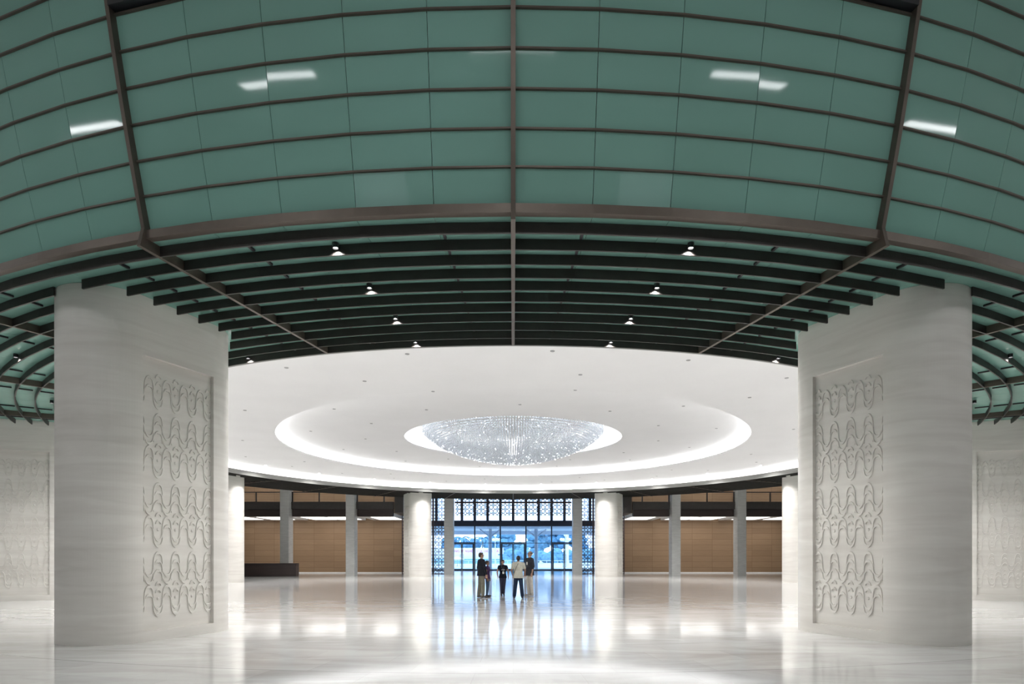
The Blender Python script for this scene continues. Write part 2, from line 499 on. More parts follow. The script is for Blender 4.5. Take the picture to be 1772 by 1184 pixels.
def spans(rho, a0, a1, clear, outside=1):
    """angular stretches of a blade that keep clear of the pier"""
    n = 150
    ok = []
    for i in range(n):
        a = a0 + (a1 - a0) * (i + .5) / n
        k = round((a - 22.5) / 45)
        c = clear if (a - (22.5 + 45 * k)) * outside < 0 else .03      # blades run closer to the pier on its outer side
        ok.append(pier_dist(rho, a) > c)
    out = []; s = None
    for i, v in enumerate(ok + [False]):
        if v and s is None: s = i
        if not v and s is not None:
            if i - s > 6: out.append((a0 + (a1 - a0) * s / n, a0 + (a1 - a0) * i / n))
            s = None
    return out
def angs(b0, b1, a0, a1):
    """facet angles of stretch b0..b1: the 3 degree facets of the bay"""
    r = [b0] + [a0 + 3 * i for i in range(1, 5) if b0 + .05 < a0 + 3 * i < b1 - .05] + [b1]
    return r
HW = .085      # half the angle taken by a rib
ribm = bmesh.new()
pr = [(R0 + .04, Z0), (22.03, Z0)] + [(r + .115, z) for r, z in LV] + [(LV[-1][0] - .04, LV[-1][1])] + [(r - .04, z) for r, z in LV[::-1][1:]] + [(21.70, ZG - .002), (R0 + .04, ZG - .002)]
va = [ribm.verts.new((-.033, -r, z)) for r, z in pr]; vb = [ribm.verts.new((.033, -r, z)) for r, z in pr]
ribm.faces.new(va); ribm.faces.new(vb[::-1])
for i in range(len(pr)):
    j = (i + 1) % len(pr)
    ribm.faces.new((va[i], vb[i], vb[j], va[j]))
rib = obj('canopy_rib', ribm, M['bronze'])
bmt = bmesh.new(); bmt.from_mesh(rib.data); bmesh.ops.triangulate(bmt, faces=[f for f in bmt.faces if len(f.verts) > 4]); bmt.to_mesh(rib.data); bmt.free()
def rib_phrase(k):
    a = 15 * k
    if k == 0: return 'bronze canopy rib on the centre line, running straight up the green glass'
    if abs(k) == 12: return 'bronze canopy rib on the centre line over the far entrance'
    side = 'right' if k > 0 else 'left'
    if abs(a) <= 90: return 'bronze kinked canopy rib, %s one %s of the central rib' % (ORD[abs(k) - 1], side)
    return 'bronze canopy rib, %s far one %s of the entrance axis' % (ORD[12 - abs(k) - 1], side)
for n_, k in enumerate([0] + [s * i for i in range(1, 12) for s in (1, -1)] + [12]):
    o = rib if n_ == 0 else rib.copy()
    if n_: C.objects.link(o)
    o.location = (0, D, 0); o.rotation_euler = (0, 0, R(15 * k))
    prop(o, rib_phrase(k), 'canopy rib', 'ribs of the round glass canopy')
# a bay from 0 to 15 degrees, repeated by rotation; pier bays hold clipped blades and stand at odd places
def make_bay(a0):
    a1 = a0 + 15
    pier_bay = abs(((a0 + 7.5 - 22.5) / 45) - round((a0 + 7.5 - 22.5) / 45)) < .01
    t = empty('canopy_bay', (0, D, 0))
    bm = bmesh.new(); g = .011
    for (r0, z0), (r1, z1) in zip(LV, LV[1:]):
        for i in range(5):
            p0 = a0 + 3 * i + (g if i else HW); p1 = a0 + 3 * i + 3 - (g if i < 4 else HW)
            sweep(bm, [(r0, z0 + .012), (r1, z1 - .004), (r1 - .02, z1 - .004), (r0 - .02, z0 + .012)], [p0, p1])
    obj('drum_glazing', bm, M['glass_green'], t)
    bm = bmesh.new()
    for i in range(5):
        p0 = a0 + 3 * i + (g if i else HW); p1 = a0 + 3 * i + 3 - (g if i < 4 else HW)
        sweep(bm, [(R0 + .06, ZG), (21.85, ZG), (21.85, ZG + .02), (R0 + .06, ZG + .02)], [p0, p1])
    obj('soffit_glazing', bm, M['glass_green'], t)
    F = [a0 + HW] + [a0 + 3 * i for i in range(1, 5)] + [a1 - HW]
    bm = bmesh.new(); sweep(bm, [(21.80, ZG - .005), (21.92, ZG - .005), (21.92, ZG + .125), (21.88, ZG + .14), (21.80, ZG + .14)], F)
    obj('knee_beam', bm, M['bronze'], t)
    for i in range(1, 9):
        r, z = LV[i]
        bm = bmesh.new(); sweep(bm, [(r - .03, z - .013), (r + .035, z - .013), (r + .035, z + .013), (r - .03, z + .013)], F)
        obj('ring_beam', bm, M['bronze'], t)
    if abs(a0 + 7.5) < 8:
        r, z = LV[6]
        bm = bmesh.new(); sweep(bm, [(r - .02, z + .04), (r + .14, z + .04), (r + .16, z + .17), (r, z + .17)], F)
        obj('header_beam', bm, M['black'], t)
    for j in range(11):
        rho = R0 + SP * j + (.055 if j == 0 else 0)
        for s0, s1 in spans(rho, a0 + HW, a1 - HW, .13, 1 if a0 >= 0 else -1):
            bm = bmesh.new()
            sweep(bm, [(rho - .016, Z0), (rho + .016, Z0), (rho + .016, ZG - .003), (rho - .016, ZG - .003)], angs(s0, s1, a0, a1))
            obj('louvre_blade', bm, M['blade'], t)
    for off in (2.8, 11.2):
        a = a0 + (off if a0 >= 0 else 15 - off)
        bm = bmesh.new()
        for j in range(10):
            r0, r1 = R0 + SP * j + .09, R0 + SP * (j + 1) - .02
            if min(pier_dist(r0, a), pier_dist(r1, a)) > .1:
                sweep(bm, [(r0, ZG - .04), (r1, ZG - .04), (r1, ZG - .005), (r0, ZG - .005)], [a - .055, a + .055])
        if len(bm.verts): obj('hanger_bar', bm, M['black'], t)
        else: bm.free()
    for c in t.children:      # geometry was laid out around the hall axis
        c.location = (0, -D, 0)
    return t
near0 = make_bay(0)       # centre bays hold the header beam
near0m = make_bay(-15)
plain = make_bay(30)      # bay without a pier
pierb = make_bay(15)      # bay cut by a pier
pierm = make_bay(-30)     # and its mirror image
used = set()
for k in range(-12, 12):
    a0 = 15 * k
    m = a0 + 7.5
    pb = abs((m - 22.5) / 45 - round((m - 22.5) / 45)) < .01
    if k == 0: o = near0
    elif k == -1: o = near0m
    else:
        src, base = ((pierb, 15) if k > 0 else (pierm, -30)) if pb else (plain, 30)
        if src.name not in used and a0 == base: o = src; used.add(src.name)
        else:
            o = copy_tree(src); o.rotation_euler = (0, 0, R(a0 - base))
    prop(o, 'green glass canopy with dark louvre blades, ' + bay_phrase(k), 'canopy bay', 'bays of the round glass canopy')

# downlights between the blades
dl = empty('downlight', (0, 0, 0))
bm = bmesh.new(); lathe(bm, [(0, .08), (.05, .08), (.05, 0), (.042, 0), (.042, .03), (0, .03)], n=16); obj('housing', bm, M['black'], dl)
bm = bmesh.new(); lathe(bm, [(0, .022), (.038, .022), (.038, .028), (0, .028)], n=16); obj('lens', bm, M['bulb'], dl)
first = True
ROW = {0: 'at the white ceiling edge', 3: 'in the second row out', 6: 'in the third row out', 9: 'in the outermost row'}
for k in range(-12, 12):
    m = 7.5 + 15 * k
    pb = abs((m - 22.5) / 45 - round((m - 22.5) / 45)) < .01
    for j in ((0,) if pb else (0, 3, 6, 9)):
        o = dl if first else copy_tree(dl); first = False
        p = pol(R0 + SP * j + (.055 if j == 0 else 0) + .075, m, Z0 + .075)
        o.location = p
        prop(o, 'small downlight %s, %s' % (ROW[j], bay_phrase(k)), 'downlight', 'downlights between the canopy blades')
        light('beam', 'SPOT', o, (0, 0, .012), SPOT_W, (1, .985, .965), spot_size=R(125), spot_blend=.6, shadow_soft_size=.04)

# linear lamps under the high ceiling of the outer ring
def linear(x, y, l, rz, lab):
    t = empty('linear_lamp', (x, y, 10.20), rz, lab, 'ceiling lamp', 'linear lamps over the outer ring')
    obj('housing', B((-l / 2, l / 2, -.23, .23, 0, .1), (-l / 2 + .3, -l / 2 + .34, -.02, .02, .1, .415), (l / 2 - .34, l / 2 - .3, -.02, .02, .1, .415)), M['white'], t)
    obj('diffuser', B((-l / 2 + .03, l / 2 - .03, -.21, .21, -.02, 0)), M['hall_light'], t)
i = 0
for a in range(-75, 76, 15):
    p = pol(29.5 if abs(a) > 8 else 28.6, a)
    linear(p.x, p.y, 2.6, R(a), 'long white lamp on the high outer ceiling, %s' % ('on the centre line' if a == 0 else '%s one %s of the centre line' % (ORD[abs(a) // 15 - 1], 'right' if a > 0 else 'left')))

for sx, nm in ((-1, 'left'), (1, 'right')):  # unseen lamps, added to brighten the upper timber wall
    for i, (x, w_) in enumerate(((12.5, 'nearest the entrance'), (18.0, 'between the others'), (24.0, 'farthest from the entrance'))):
        t = empty('linear_lamp', (sx * x, 56.2, 10.20), 0, 'unseen long white lamp added above the %s balconies, %s' % (nm, w_), 'ceiling lamp', 'added linear lamps over the balconies')
        obj('housing', B((-1.3, 1.3, -.23, .23, 0, .1), (-1.0, -.96, -.02, .02, .1, .415), (.96, 1.0, -.02, .02, .1, .415)), M['white'], t)
        obj('diffuser', B((-1.27, 1.27, -.21, .21, -.02, 0)), M['hall_light'], t)
# ------------------------------------------------------------------ stone piers
def stadium(r, L, rec=0.0, n=56):
    """outline in (u, v): u along the radius of the hall"""
    pts = []
    for k in range(n + 1):
        a = -PI / 2 + PI * k / n
        pts.append((L / 2 + r * math.cos(a), r * math.sin(a)))
    if rec: pts += [(L / 2, r - rec), (-L / 2, r - rec)]
    for k in range(n + 1):
        a = PI / 2 + PI * k / n
        pts.append((-L / 2 + r * math.cos(a), r * math.sin(a)))
    if rec: pts += [(-L / 2, -(r - rec)), (L / 2, -(r - rec))]
    return pts
def prism(bm, pts, z0, z1):
    a = [bm.verts.new((p[0], p[1], z0)) for p in pts]; b = [bm.verts.new((p[0], p[1], z1)) for p in pts]
    bm.faces.new(a[::-1]); bm.faces.new(b)
    for i in range(len(pts)):
        j = (i + 1) % len(pts)
        bm.faces.new((a[i], a[j], b[j], b[i]))
REC = .08
PZ0, PZ1 = .20, 5.40
pier = empty('stone_pier', (0, 0, 0))
bm = bmesh.new()
prism(bm, stadium(PR, PL), 0, PZ0)
prism(bm, stadium(PR, PL, REC), PZ0, PZ1)
prism(bm, stadium(PR, PL), PZ1, ZG - .004)
shaft = obj('shaft', bm, M['stone'], pier)
# carved wave relief of one panel; local x along the face, z up, y outwards
def ribbon(bm, pts, wmin, wmax, h):
    """raised band along pts [(x, z)], thicker where it runs level"""
    n = len(pts)
    L_, R_, TL, TR = [], [], [], []
    for i in range(n):
        a = Vector(pts[max(0, i - 1)]); b = Vector(pts[min(n - 1, i + 1)])
        t = (b - a).normalized()
        w = wmin + (wmax - wmin) * abs(t.x) ** 3
        nx, nz = -t.y, t.x
        x, z = pts[i]
        L_.append(bm.verts.new((x + nx * w / 2, 0, z + nz * w / 2))); R_.append(bm.verts.new((x - nx * w / 2, 0, z - nz * w / 2)))
        q = .62
        TL.append(bm.verts.new((x + nx * w / 2 * q, h, z + nz * w / 2 * q))); TR.append(bm.verts.new((x - nx * w / 2, h, z - nz * w / 2)))
    for i in range(n - 1):
        bm.faces.new((TL[i], TL[i + 1], TR[i + 1], TR[i]))
        bm.faces.new((L_[i], L_[i + 1], TL[i + 1], TL[i]))
        bm.faces.new((R_[i], TR[i], TR[i + 1], R_[i + 1]))
def wave(xm, base, amp, p, sgn, x):
    c = math.cos(2 * PI * (x - xm) / p)
    c = math.copysign(abs(c) ** .75, c)
    return base + sgn * amp * c
relief = bmesh.new()
P_ = .385; XM = .36
H_ = .022
for gi in range(4):
    z0g = .46 + 1.332 * gi          # bottom of the group
    def band(base, amp, sgn, crest=False):
        run = []
        for i in range(-56, 320):
            ph = 2 * PI * i / 56
            x = XM + P_ * ph / (2 * PI) + .066 * P_ * math.sin(2 * ph)
            z = base + sgn * amp * math.cos(ph)
            if z < PZ1 - .28 and .012 < x < PL - .012 and not (crest and math.cos(ph) < -.05): run.append((x, z))
            else:
                if len(run) > 3: ribbon(relief, run, .018, .060, H_)
                run = []
        if len(run) > 3: ribbon(relief, run, .018, .060, H_)
    band(z0g + .215, .195, -1); band(z0g + .355, .22, -1)          # lower pair dips under the motif
    if gi < 3:
        band(z0g + 1.00, .22, 1); band(z0g + .85, .21, 1); band(z0g + .68, .20, 1, True)   # upper waves rise over it
    for q in range(-1, 5):
        xm = XM + q * P_
        if xm < .07 or xm > PL - .07: continue
        zc = z0g + .335
        bmesh.ops.create_uvsphere(relief, u_segments=12, v_segments=6, radius=.026, matrix=Matrix.Translation((xm, 0, zc)) @ Matrix.Diagonal((1, .7, 1.2, 1)))
        for dz, w in ((.17, .055), (.31, .06)):
            ribbon(relief, [(xm + w * math.sin(t), zc + dz - .08 + .08 * math.cos(t)) for t in [(-1.35 + 2.7 * i / 10) for i in range(11)]], .008, .042, H_)
relief_me = bpy.data.meshes.new('carved_relief'); bmesh.ops.recalc_face_normals(relief, faces=relief.faces); relief.to_mesh(relief_me); relief.free(); relief_me.materials.append(M['stone'])
# the +v face and the -v face; u grows outwards, motif counted from the outer end
f1 = inst('carved_relief', relief_me, pier, (PL / 2, PR - REC, 0)); f1.scale = (-1, 1, 1)
f2 = inst('carved_relief', relief_me, pier, (PL / 2, -(PR - REC), 0)); f2.scale = (-1, -1, 1)
PIER_LAB = {22.5: 'large pale stone pier with carved wave panel, nearest one on the right', -22.5: 'large pale stone pier with carved wave panel, nearest one on the left',
            67.5: 'carved stone pier partly cut off by the right edge, behind the nearest one', -67.5: 'carved stone pier partly cut off by the left edge, behind the nearest one',
            112.5: 'stone pier mostly hidden behind the nearest right pier, lit slim strip showing', -112.5: 'stone pier mostly hidden behind the nearest left pier, lit slim strip showing',
            157.5: 'distant round-ended stone pier just right of the entrance glazing', -157.5: 'distant round-ended stone pier just left of the entrance glazing'}
for n_, a in enumerate((-22.5, 22.5, -67.5, 67.5, -112.5, 112.5, -157.5, 157.5)):
    o = pier if n_ == 0 else copy_tree(pier)
    o.location = pol(PC, a); o.rotation_euler = (0, 0, R(a) - PI / 2)
    prop(o, PIER_LAB[a], 'pier', 'stone piers around the hall')

# ------------------------------------------------------------------ far end: columns, timber wall, balconies
YW = 58.6
for sx, nm in ((-1, 'left'), (1, 'right')):
    x0, x1 = sorted((sx * 9.9, sx * 36))
    w = struct('wall_far_' + nm, B((x0, x1, YW, YW + .3, 0, 10.62)), M['wood'])
    struct('baseboard_far_' + nm, B((x0, x1, YW - .03, YW, 0, .09)), M['white'])
    x0, x1 = sorted((sx * 9.9, sx * 10.1))
    struct('wall_lobby_' + nm, B((x0, x1, YW, 69.9, 0, 10.62)), M['concrete'])
col = None
SIDE = {-1: 'left', 1: 'right'}
for sx in (-1, 1):
    for i, (x, y, w) in enumerate(((18.80, 51.5, .72), (13.40, 51.5, .72), (5.62, 54.6, .80))):
        bm = B((-w / 2, w / 2, 0, 1.05, 0, 10.6)) 
        bmesh.ops.bevel(bm, geom=[e for e in bm.edges if abs((e.verts[0].co - e.verts[1].co).z) > 1], offset=.02, segments=1, affect='EDGES')
        o = obj('square_column', bm, M['concrete']); o.location = (sx * x, y, 0)
        lab = ['grey square column, outermost in front of the %s timber wall', 'grey square column in front of the %s timber wall, nearer the entrance', 'pale square column at the %s side of the entrance lattice'][i] % SIDE[sx]
        prop(o, lab, 'column', 'square columns at the far side')
# balconies between the columns
def balcony(x0, x1, posts, lab):
    t = empty('balcony', ((x0 + x1) / 2, 52.1, 4.89), 0, lab, 'balcony', 'balconies in front of the timber wall')
    h = (x1 - x0) / 2
    obj('parapet', B((-h, h, 0, .35, .60, 1.22)), M['parapet'], t)
    obj('lower_beam', B((-h + .05, h - .05, .12, .5, 0, .598)), M['darkwood'], t)
    obj('soffit', B((-h, h, .5, YW - 52.1, .05, .3)), M['white'], t)
    obj('top_rail', B((-h, h, .08, .16, 1.98, 2.05)), M['black'], t)
    for p in posts:
        obj('post', B((p - (x0 + x1) / 2 - .045, p - (x0 + x1) / 2 + .045, .08, .16, 1.22, 1.98)), M['black'], t)
lp_me = None
def panel_light(x, y, lab):
    global lp_me
    if lp_me is None:
        bm = B((-1.0, 1.0, -1.9, 1.9, -.02, 0))
        o = obj('light_panel', bm, M['panel_light']); lp_me = o.data
    else: o = inst('light_panel', lp_me)
    o.location = (x, y, 4.935)
    prop(o, lab, 'light panel', 'light panels under the balconies')
for sx in (-1, 1):
    s = SIDE[sx]
    for i, (a, b) in enumerate(((19.17, 25.2), (13.77, 18.43), (9.95, 13.03))):
        x0, x1 = sorted((sx * a, sx * b))
        if i == 0: ps = [sx * (a + .05), sx * 21.4, sx * 23.6]
        elif i == 1: ps = [sx * (b - .06), sx * 16.15, sx * (a + .05)]
        else: ps = [sx * (b - .06), sx * 10.75]
        balcony(x0, x1, ps, ['dark balcony outside the outermost grey column on the %s', 'dark balcony between the two grey columns on the %s', 'dark balcony between the grey column and the %s entrance pier'][i] % s)
    for x, w_ in ((23.9, 'outermost'), (21.0, 'second outermost'), (17.2, 'middle'), (14.9, 'fourth outermost'), (11.2, 'innermost')):
        panel_light(sx * x, 55.6, '%s bright panel under the balconies on the %s' % (w_, s))
    x0, x1 = sorted((sx * 9.15, sx * 9.88))
    o = struct('wall_stub_' + s, B((x0, x1, 52.2, 55.2, 5.2, 10.6)), M['parapet'])
# reception desk
t = empty('reception_desk', (-19.6, 49.2, 0), 0, 'long dark wooden reception desk in front of the outermost left column', 'reception desk')
bm = bmesh.new()
n = 24
for k in range(n):
    a0_, a1_ = -2.55 + 5.1 * k / n, -2.55 + 5.1 * (k + 1) / n
    f = lambda u: -.35 + .35 * (u / 2.55) ** 2
    for (zz0, zz1, dy0, dy1) in ((.0, .08, .05, .62), (.08, .96, 0, .7)):
        v = [bm.verts.new(p) for p in [(a0_, f(a0_) + dy0, zz0), (a1_, f(a1_) + dy0, zz0), (a1_, f(a1_) + dy1, zz0), (a0_, f(a0_) + dy1, zz0),
                                       (a0_, f(a0_) + dy0, zz1), (a1_, f(a1_) + dy0, zz1), (a1_, f(a1_) + dy1, zz1), (a0_, f(a0_) + dy1, zz1)]]
        for q in [(0, 3, 2, 1), (4, 5, 6, 7), (0, 1, 5, 4), (1, 2, 6, 5), (2, 3, 7, 6), (3, 0, 4, 7)]:
            bm.faces.new([v[i] for i in q])
obj('body', bm, M['darkwood'], t)
bm = bmesh.new()
for k in range(n):
    a0_, a1_ = -2.45 + 5.05 * k / n, -2.45 + 5.05 * (k + 1) / n
    v = [bm.verts.new(p) for p in [(a0_, f(a0_) - .04, .965), (a1_, f(a1_) - .04, .965), (a1_, f(a1_) + .55, .965), (a0_, f(a0_) + .55, .965),
                                   (a0_, f(a0_) - .04, 1.03), (a1_, f(a1_) - .04, 1.03), (a1_, f(a1_) + .55, 1.03), (a0_, f(a0_) + .55, 1.03)]]
    for q in [(0, 3, 2, 1), (4, 5, 6, 7), (0, 1, 5, 4), (1, 2, 6, 5), (2, 3, 7, 6), (3, 0, 4, 7)]:
        bm.faces.new([v[i] for i in q])
obj('counter_top', bm, M['darkwood'], t)

# ------------------------------------------------------------------ entrance glazing
YG = 69.75
win = empty('window_5', (0, YG, 0), kind='structure')
bm = bmesh.new()
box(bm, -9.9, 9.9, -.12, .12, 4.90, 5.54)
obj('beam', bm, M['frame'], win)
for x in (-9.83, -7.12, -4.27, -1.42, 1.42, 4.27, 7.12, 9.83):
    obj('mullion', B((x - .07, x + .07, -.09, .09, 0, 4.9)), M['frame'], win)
for i in range(-7, 8):
    x = i * 1.4233
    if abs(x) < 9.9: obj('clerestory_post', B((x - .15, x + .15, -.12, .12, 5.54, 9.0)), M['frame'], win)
struct('wall_far_lintel', B((-9.9, 9.9, YG - .2, YG + .2, 9.0, 10.62)), M['concrete'])
for a, b in ((-9.76, -7.19), (-7.05, -4.34), (-4.2, -1.49), (-1.35, 1.35), (1.49, 4.2), (4.34, 7.05), (7.19, 9.76)):
    c = (a + b) / 2
    isdoor = abs(c) < .5 or abs(abs(c) - 5.7) < .3
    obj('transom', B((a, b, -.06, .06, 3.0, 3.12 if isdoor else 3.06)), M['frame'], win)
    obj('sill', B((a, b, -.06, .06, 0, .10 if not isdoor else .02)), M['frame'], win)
    obj('pane', B((a, b, -.01, .01, 3.12 if isdoor else 3.06, 4.9)), M['pane'], win)
    if not isdoor: obj('pane', B((a, b, -.01, .01, .1, 3.0)), M['pane'], win)
obj('pane', B((-9.88, 9.88, -.01, .01, 5.54, 9.0)), M['pane'], win)
dn = 0
for c in (-5.7, 0, 5.7):
    w = 2.70
    for sd in (-1, 1):
        dn += 1
        xa, xb = sorted((c + sd * .012, c + sd * w / 2 - sd * .006))
        d_ = empty('door_%d' % dn, (xa, YG, .02), kind='structure')
        W = xb - xa
        iw, ow = .09, .16
        l, r = (iw, ow) if sd > 0 else (ow, iw)
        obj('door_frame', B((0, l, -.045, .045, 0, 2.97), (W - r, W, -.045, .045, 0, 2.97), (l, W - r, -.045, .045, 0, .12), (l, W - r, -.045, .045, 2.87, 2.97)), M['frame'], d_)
        obj('pane', B((l, W - r, -.008, .008, .12, 2.87)), M['pane'], d_)
        hx = .17 if sd > 0 else W - .17
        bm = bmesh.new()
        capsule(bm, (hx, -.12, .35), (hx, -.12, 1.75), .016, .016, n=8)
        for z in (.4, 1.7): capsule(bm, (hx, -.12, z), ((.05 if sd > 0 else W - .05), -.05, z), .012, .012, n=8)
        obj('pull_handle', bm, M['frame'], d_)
# bronze lattice screens
def lattice_mesh(w, h, cell=.30, t_=.026):
    bm = bmesh.new()
    nx, nz = int(round(w / cell)), int(round(h / cell))
    cw, chh = w / nx, h / nz
    for i in range(nx):
        for j in range(nz):
            x, z = (i + .5) * cw, (j + .5) * chh
            ro = min(cw, chh) * .43; ri = ro * .60
            n = 8
            V = []
            for k in range(n):
                a = PI / 8 + 2 * PI * k / n
                V.append([bm.verts.new((x + q * math.cos(a), y, z + q * math.sin(a))) for q, y in ((ro, -.02), (ri, -.02), (ri, .02), (ro, .02))])
            for k in range(n):
                A_, B_ = V[k], V[(k + 1) % n]
                for u in range(4):
                    v2 = (u + 1) % 4
                    bm.faces.new((A_[u], A_[v2], B_[v2], B_[u]))
            box(bm, x - t_, x + t_, -.018, .018, z - chh / 2, z - ri); box(bm, x - t_, x + t_, -.018, .018, z + ri, z + chh / 2)
            box(bm, x - cw / 2, x - ri, -.018, .018, z - t_, z + t_); box(bm, x + ri, x + cw / 2, -.018, .018, z - t_, z + t_)
            if (i + j) % 2: box(bm, x - ro * .36, x + ro * .36, -.015, .015, z - ro * .36, z + ro * .36)
    return bm
YL = 55.85
for sx in (-1, 1):
    s = SIDE[sx]
    t = empty('lattice_screen', (sx * 7.75, YL, 0), 0, 'tall bronze lattice screen between the %s entrance pier and pale column' % s, 'lattice screen', 'lattice screens at the entrance')
    xa, xb = -2.1, 2.1
    inner = 1 if sx < 0 else -1
    for (a, b) in ((-2.08, .55), (.70, 2.08)) if inner > 0 else ((-2.08, -.70), (-.55, 2.08)):
        o = obj('lattice', lattice_mesh(b - a, 8.9), M['lattice'], t); o.location = (a, 0, .05)
    obj('frame', B((inner * .625 - .08, inner * .625 + .08, -.06, .06, 0, 9), (-2.16, -2.08, -.05, .05, 0, 9), (2.08, 2.16, -.05, .05, 0, 9), (-2.08, 2.08, -.05, .05, 0, .06)), M['lattice'], t)
t = empty('lattice_screen', (0, YL, 5.20), 0, 'wide bronze lattice screen hanging over the entrance between the pale columns', 'lattice screen', 'lattice screens at the entrance')
o = obj('lattice', lattice_mesh(10.3, 1.05, .35, .035), M['lattice'], t); o.location = (-5.15, 0, .04)
o = obj('lattice', lattice_mesh(10.3, 2.6, .35, .035), M['lattice'], t); o.location = (-5.15, 0, 1.25)
obj('frame', B((-5.2, 5.2, -.04, .04, 0, .04), (-5.2, 5.2, -.04, .04, 1.09, 1.25), (-5.2, 5.2, -.04, .04, 3.85, 3.95), *[(x_ - .03, x_ + .03, -.03, .03, 3.95, 5.42) for x_ in (-5, -2.5, 0, 2.5, 5)]), M['lattice'], t)

# ------------------------------------------------------------------ outside, seen through the entrance
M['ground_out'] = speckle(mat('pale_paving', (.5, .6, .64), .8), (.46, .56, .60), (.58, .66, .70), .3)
M['leaf'] = [speckle(mat('hazed_foliage_%s' % n_, c, .8, spec=.2), tuple(v * .82 for v in c), tuple(min(1, v * 1.15) for v in c), 2.2) for n_, c in
             (('blue_green', (.13, .28, .42)), ('grey_green', (.17, .34, .46)), ('pale_green', (.22, .42, .50)))]  # blue daylight haze is mixed into the leaf colours
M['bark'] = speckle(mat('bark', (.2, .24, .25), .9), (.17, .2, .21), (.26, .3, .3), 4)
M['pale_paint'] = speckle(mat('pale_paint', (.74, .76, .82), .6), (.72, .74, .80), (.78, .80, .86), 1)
M['pink'] = mat('pink_letter', (.62, .05, .28), .5)
M['globe'] = mat('white_globe', (.9, .92, .92), .3)
struct('ground_outside', B((-90, 90, YG + .13, 260, -.35, -.05)), M['ground_out'])
o = obj('entrance_canopy', B((-16, 16, YG + .2, 84, 4.95, 5.15), (-16, 16, 83.7, 84, 4.45, 4.95)), M['pale_paint'])
prop(o, 'flat pale canopy roof outside over the entrance doors', 'canopy')
for sx in (-1, 1):
    t = empty('canopy_column', (sx * 2.86, 78, -.05), 0, 'pale round column with slanted braces outside the %s glazing' % SIDE[sx], 'column', 'columns of the outside canopy')
    bm = bmesh.new(); lathe(bm, [(0, 0), (.23, 0), (.22, 5.0), (0, 5.0)], n=16); obj('shaft', bm, M['pale_paint'], t)
    for s2 in (-1, 1):
        bm = bmesh.new(); capsule(bm, (s2 * .15, 0, 4.1), (s2 * 1.25, 0, 4.95), .09, .09, n=8); obj('brace', bm, M['pale_paint'], t)
def crown(bm, h, w, n):
    for i in range(n):
        a = random.uniform(0, 2 * PI); rr = w * .62 * math.sqrt(random.random()); z = random.uniform(-.75, .9)
        s = random.uniform(.20, .40) * (1.1 - abs(z) * .35) * w
        k = math.sqrt(max(.15, 1 - z * z))
        m_ = Matrix.Translation((rr * k * math.cos(a), rr * k * math.sin(a), h + z * w * .55)) @ Matrix.Diagonal((s, s, s * .8, 1))
        vv = bmesh.ops.create_icosphere(bm, subdivisions=2, radius=1, matrix=m_)['verts']
        for v in vv:
            v.co += Vector((random.uniform(-1, 1), random.uniform(-1, 1), random.uniform(-1, 1))) * s * .16
def tree(x, y, h, w, mi, lab, cut=.3):
    t = empty('tree', (x, y, -.05), 0, lab, 'tree', 'trees beyond the square')
    bm = bmesh.new(); capsule(bm, (0, 0, .1), (.1, 0, h * .75), .28, .16, n=10)
    capsule(bm, (0, 0, h * .4), (w * .3, .3, h * .8), .14, .07, n=8); capsule(bm, (0, 0, h * .45), (-w * .3, -.2, h * .8), .14, .07, n=8)
    obj('trunk', bm, M['bark'], t)
    bm = bmesh.new(); crown(bm, h, w, 26); crown(bm, h * .72, w * .8, 14)
    obj('crown', bm, M['leaf'][mi], t)
def palm(x, y, h, lab):
    t = empty('palm_tree', (x, y, -.05), 0, lab, 'palm tree', 'palms beyond the square')
    bm = bmesh.new(); capsule(bm, (0, 0, .1), (.3, 0, h), .26, .16, n=10); obj('trunk', bm, M['bark'], t)
    bm = bmesh.new()
    for k in range(13):
        a = 2 * PI * k / 13 + random.uniform(-.1, .1); L_ = 3.0 + random.uniform(-.3, .4); up = random.uniform(.1, 1.1)
        prev = None
        for i in range(9):
            q = i / 8
            c = Vector((.3 + math.cos(a) * L_ * q, math.sin(a) * L_ * q, h + up * math.sin(q * 2.0) * 1.1 - 1.8 * q * q))
            sd = Vector((-math.sin(a), math.cos(a), 0)) * .42 * (math.sin(PI * min(1, q * .85 + .12)) + .05)
            dn_ = Vector((0, 0, -.18))
            row = [bm.verts.new(c - sd + dn_), bm.verts.new(c), bm.verts.new(c + sd + dn_)]
            if prev:
                bm.faces.new((prev[0], prev[1], row[1], row[0])); bm.faces.new((prev[1], prev[2], row[2], row[1]))
            prev = row
    o = obj('fronds', bm, M['leaf'][0], t)
    md = o.modifiers.new('thick', 'SOLIDIFY'); md.thickness = .03
# x at distance y: a picture column 100 px from the axis is y * .092 m off it
palm(-13.6, 162, 6.2, 'palm tree at the far left behind the pale grandstand')
palm(-7.9, 158, 6.0, 'second palm tree from the left behind the grandstand')
for i, (x, y, h, w, mi, lab) in enumerate((
        (-16.5, 172, 4.2, 4.2, 0, 'leafy tree seen through the glazing left of both palms'),
        (-10.8, 168, 4.4, 3.2, 0, 'rounded leafy tree between the two palms outside'),
        (-5.6, 164, 4.8, 3.4, 1, 'leafy tree behind the left outside canopy column'),
        (-1.9, 160, 6.2, 3.4, 1, 'tall leafy tree seen over the middle doors, left half'),
        (1.9, 166, 3.2, 3.2, 2, 'low leafy tree seen over the middle doors, right half'),
        (6.0, 150, 5.6, 4.0, 1, 'tall leafy tree behind the right outside canopy column'),
        (10.6, 146, 6.8, 4.2, 0, 'tallest leafy tree behind the right pair of doors'),
        (15.6, 150, 6.6, 4.2, 0, 'leafy tree seen through the glazing at far right'))):
    tree(x, y, h, w, mi, lab)
bm = bmesh.new()
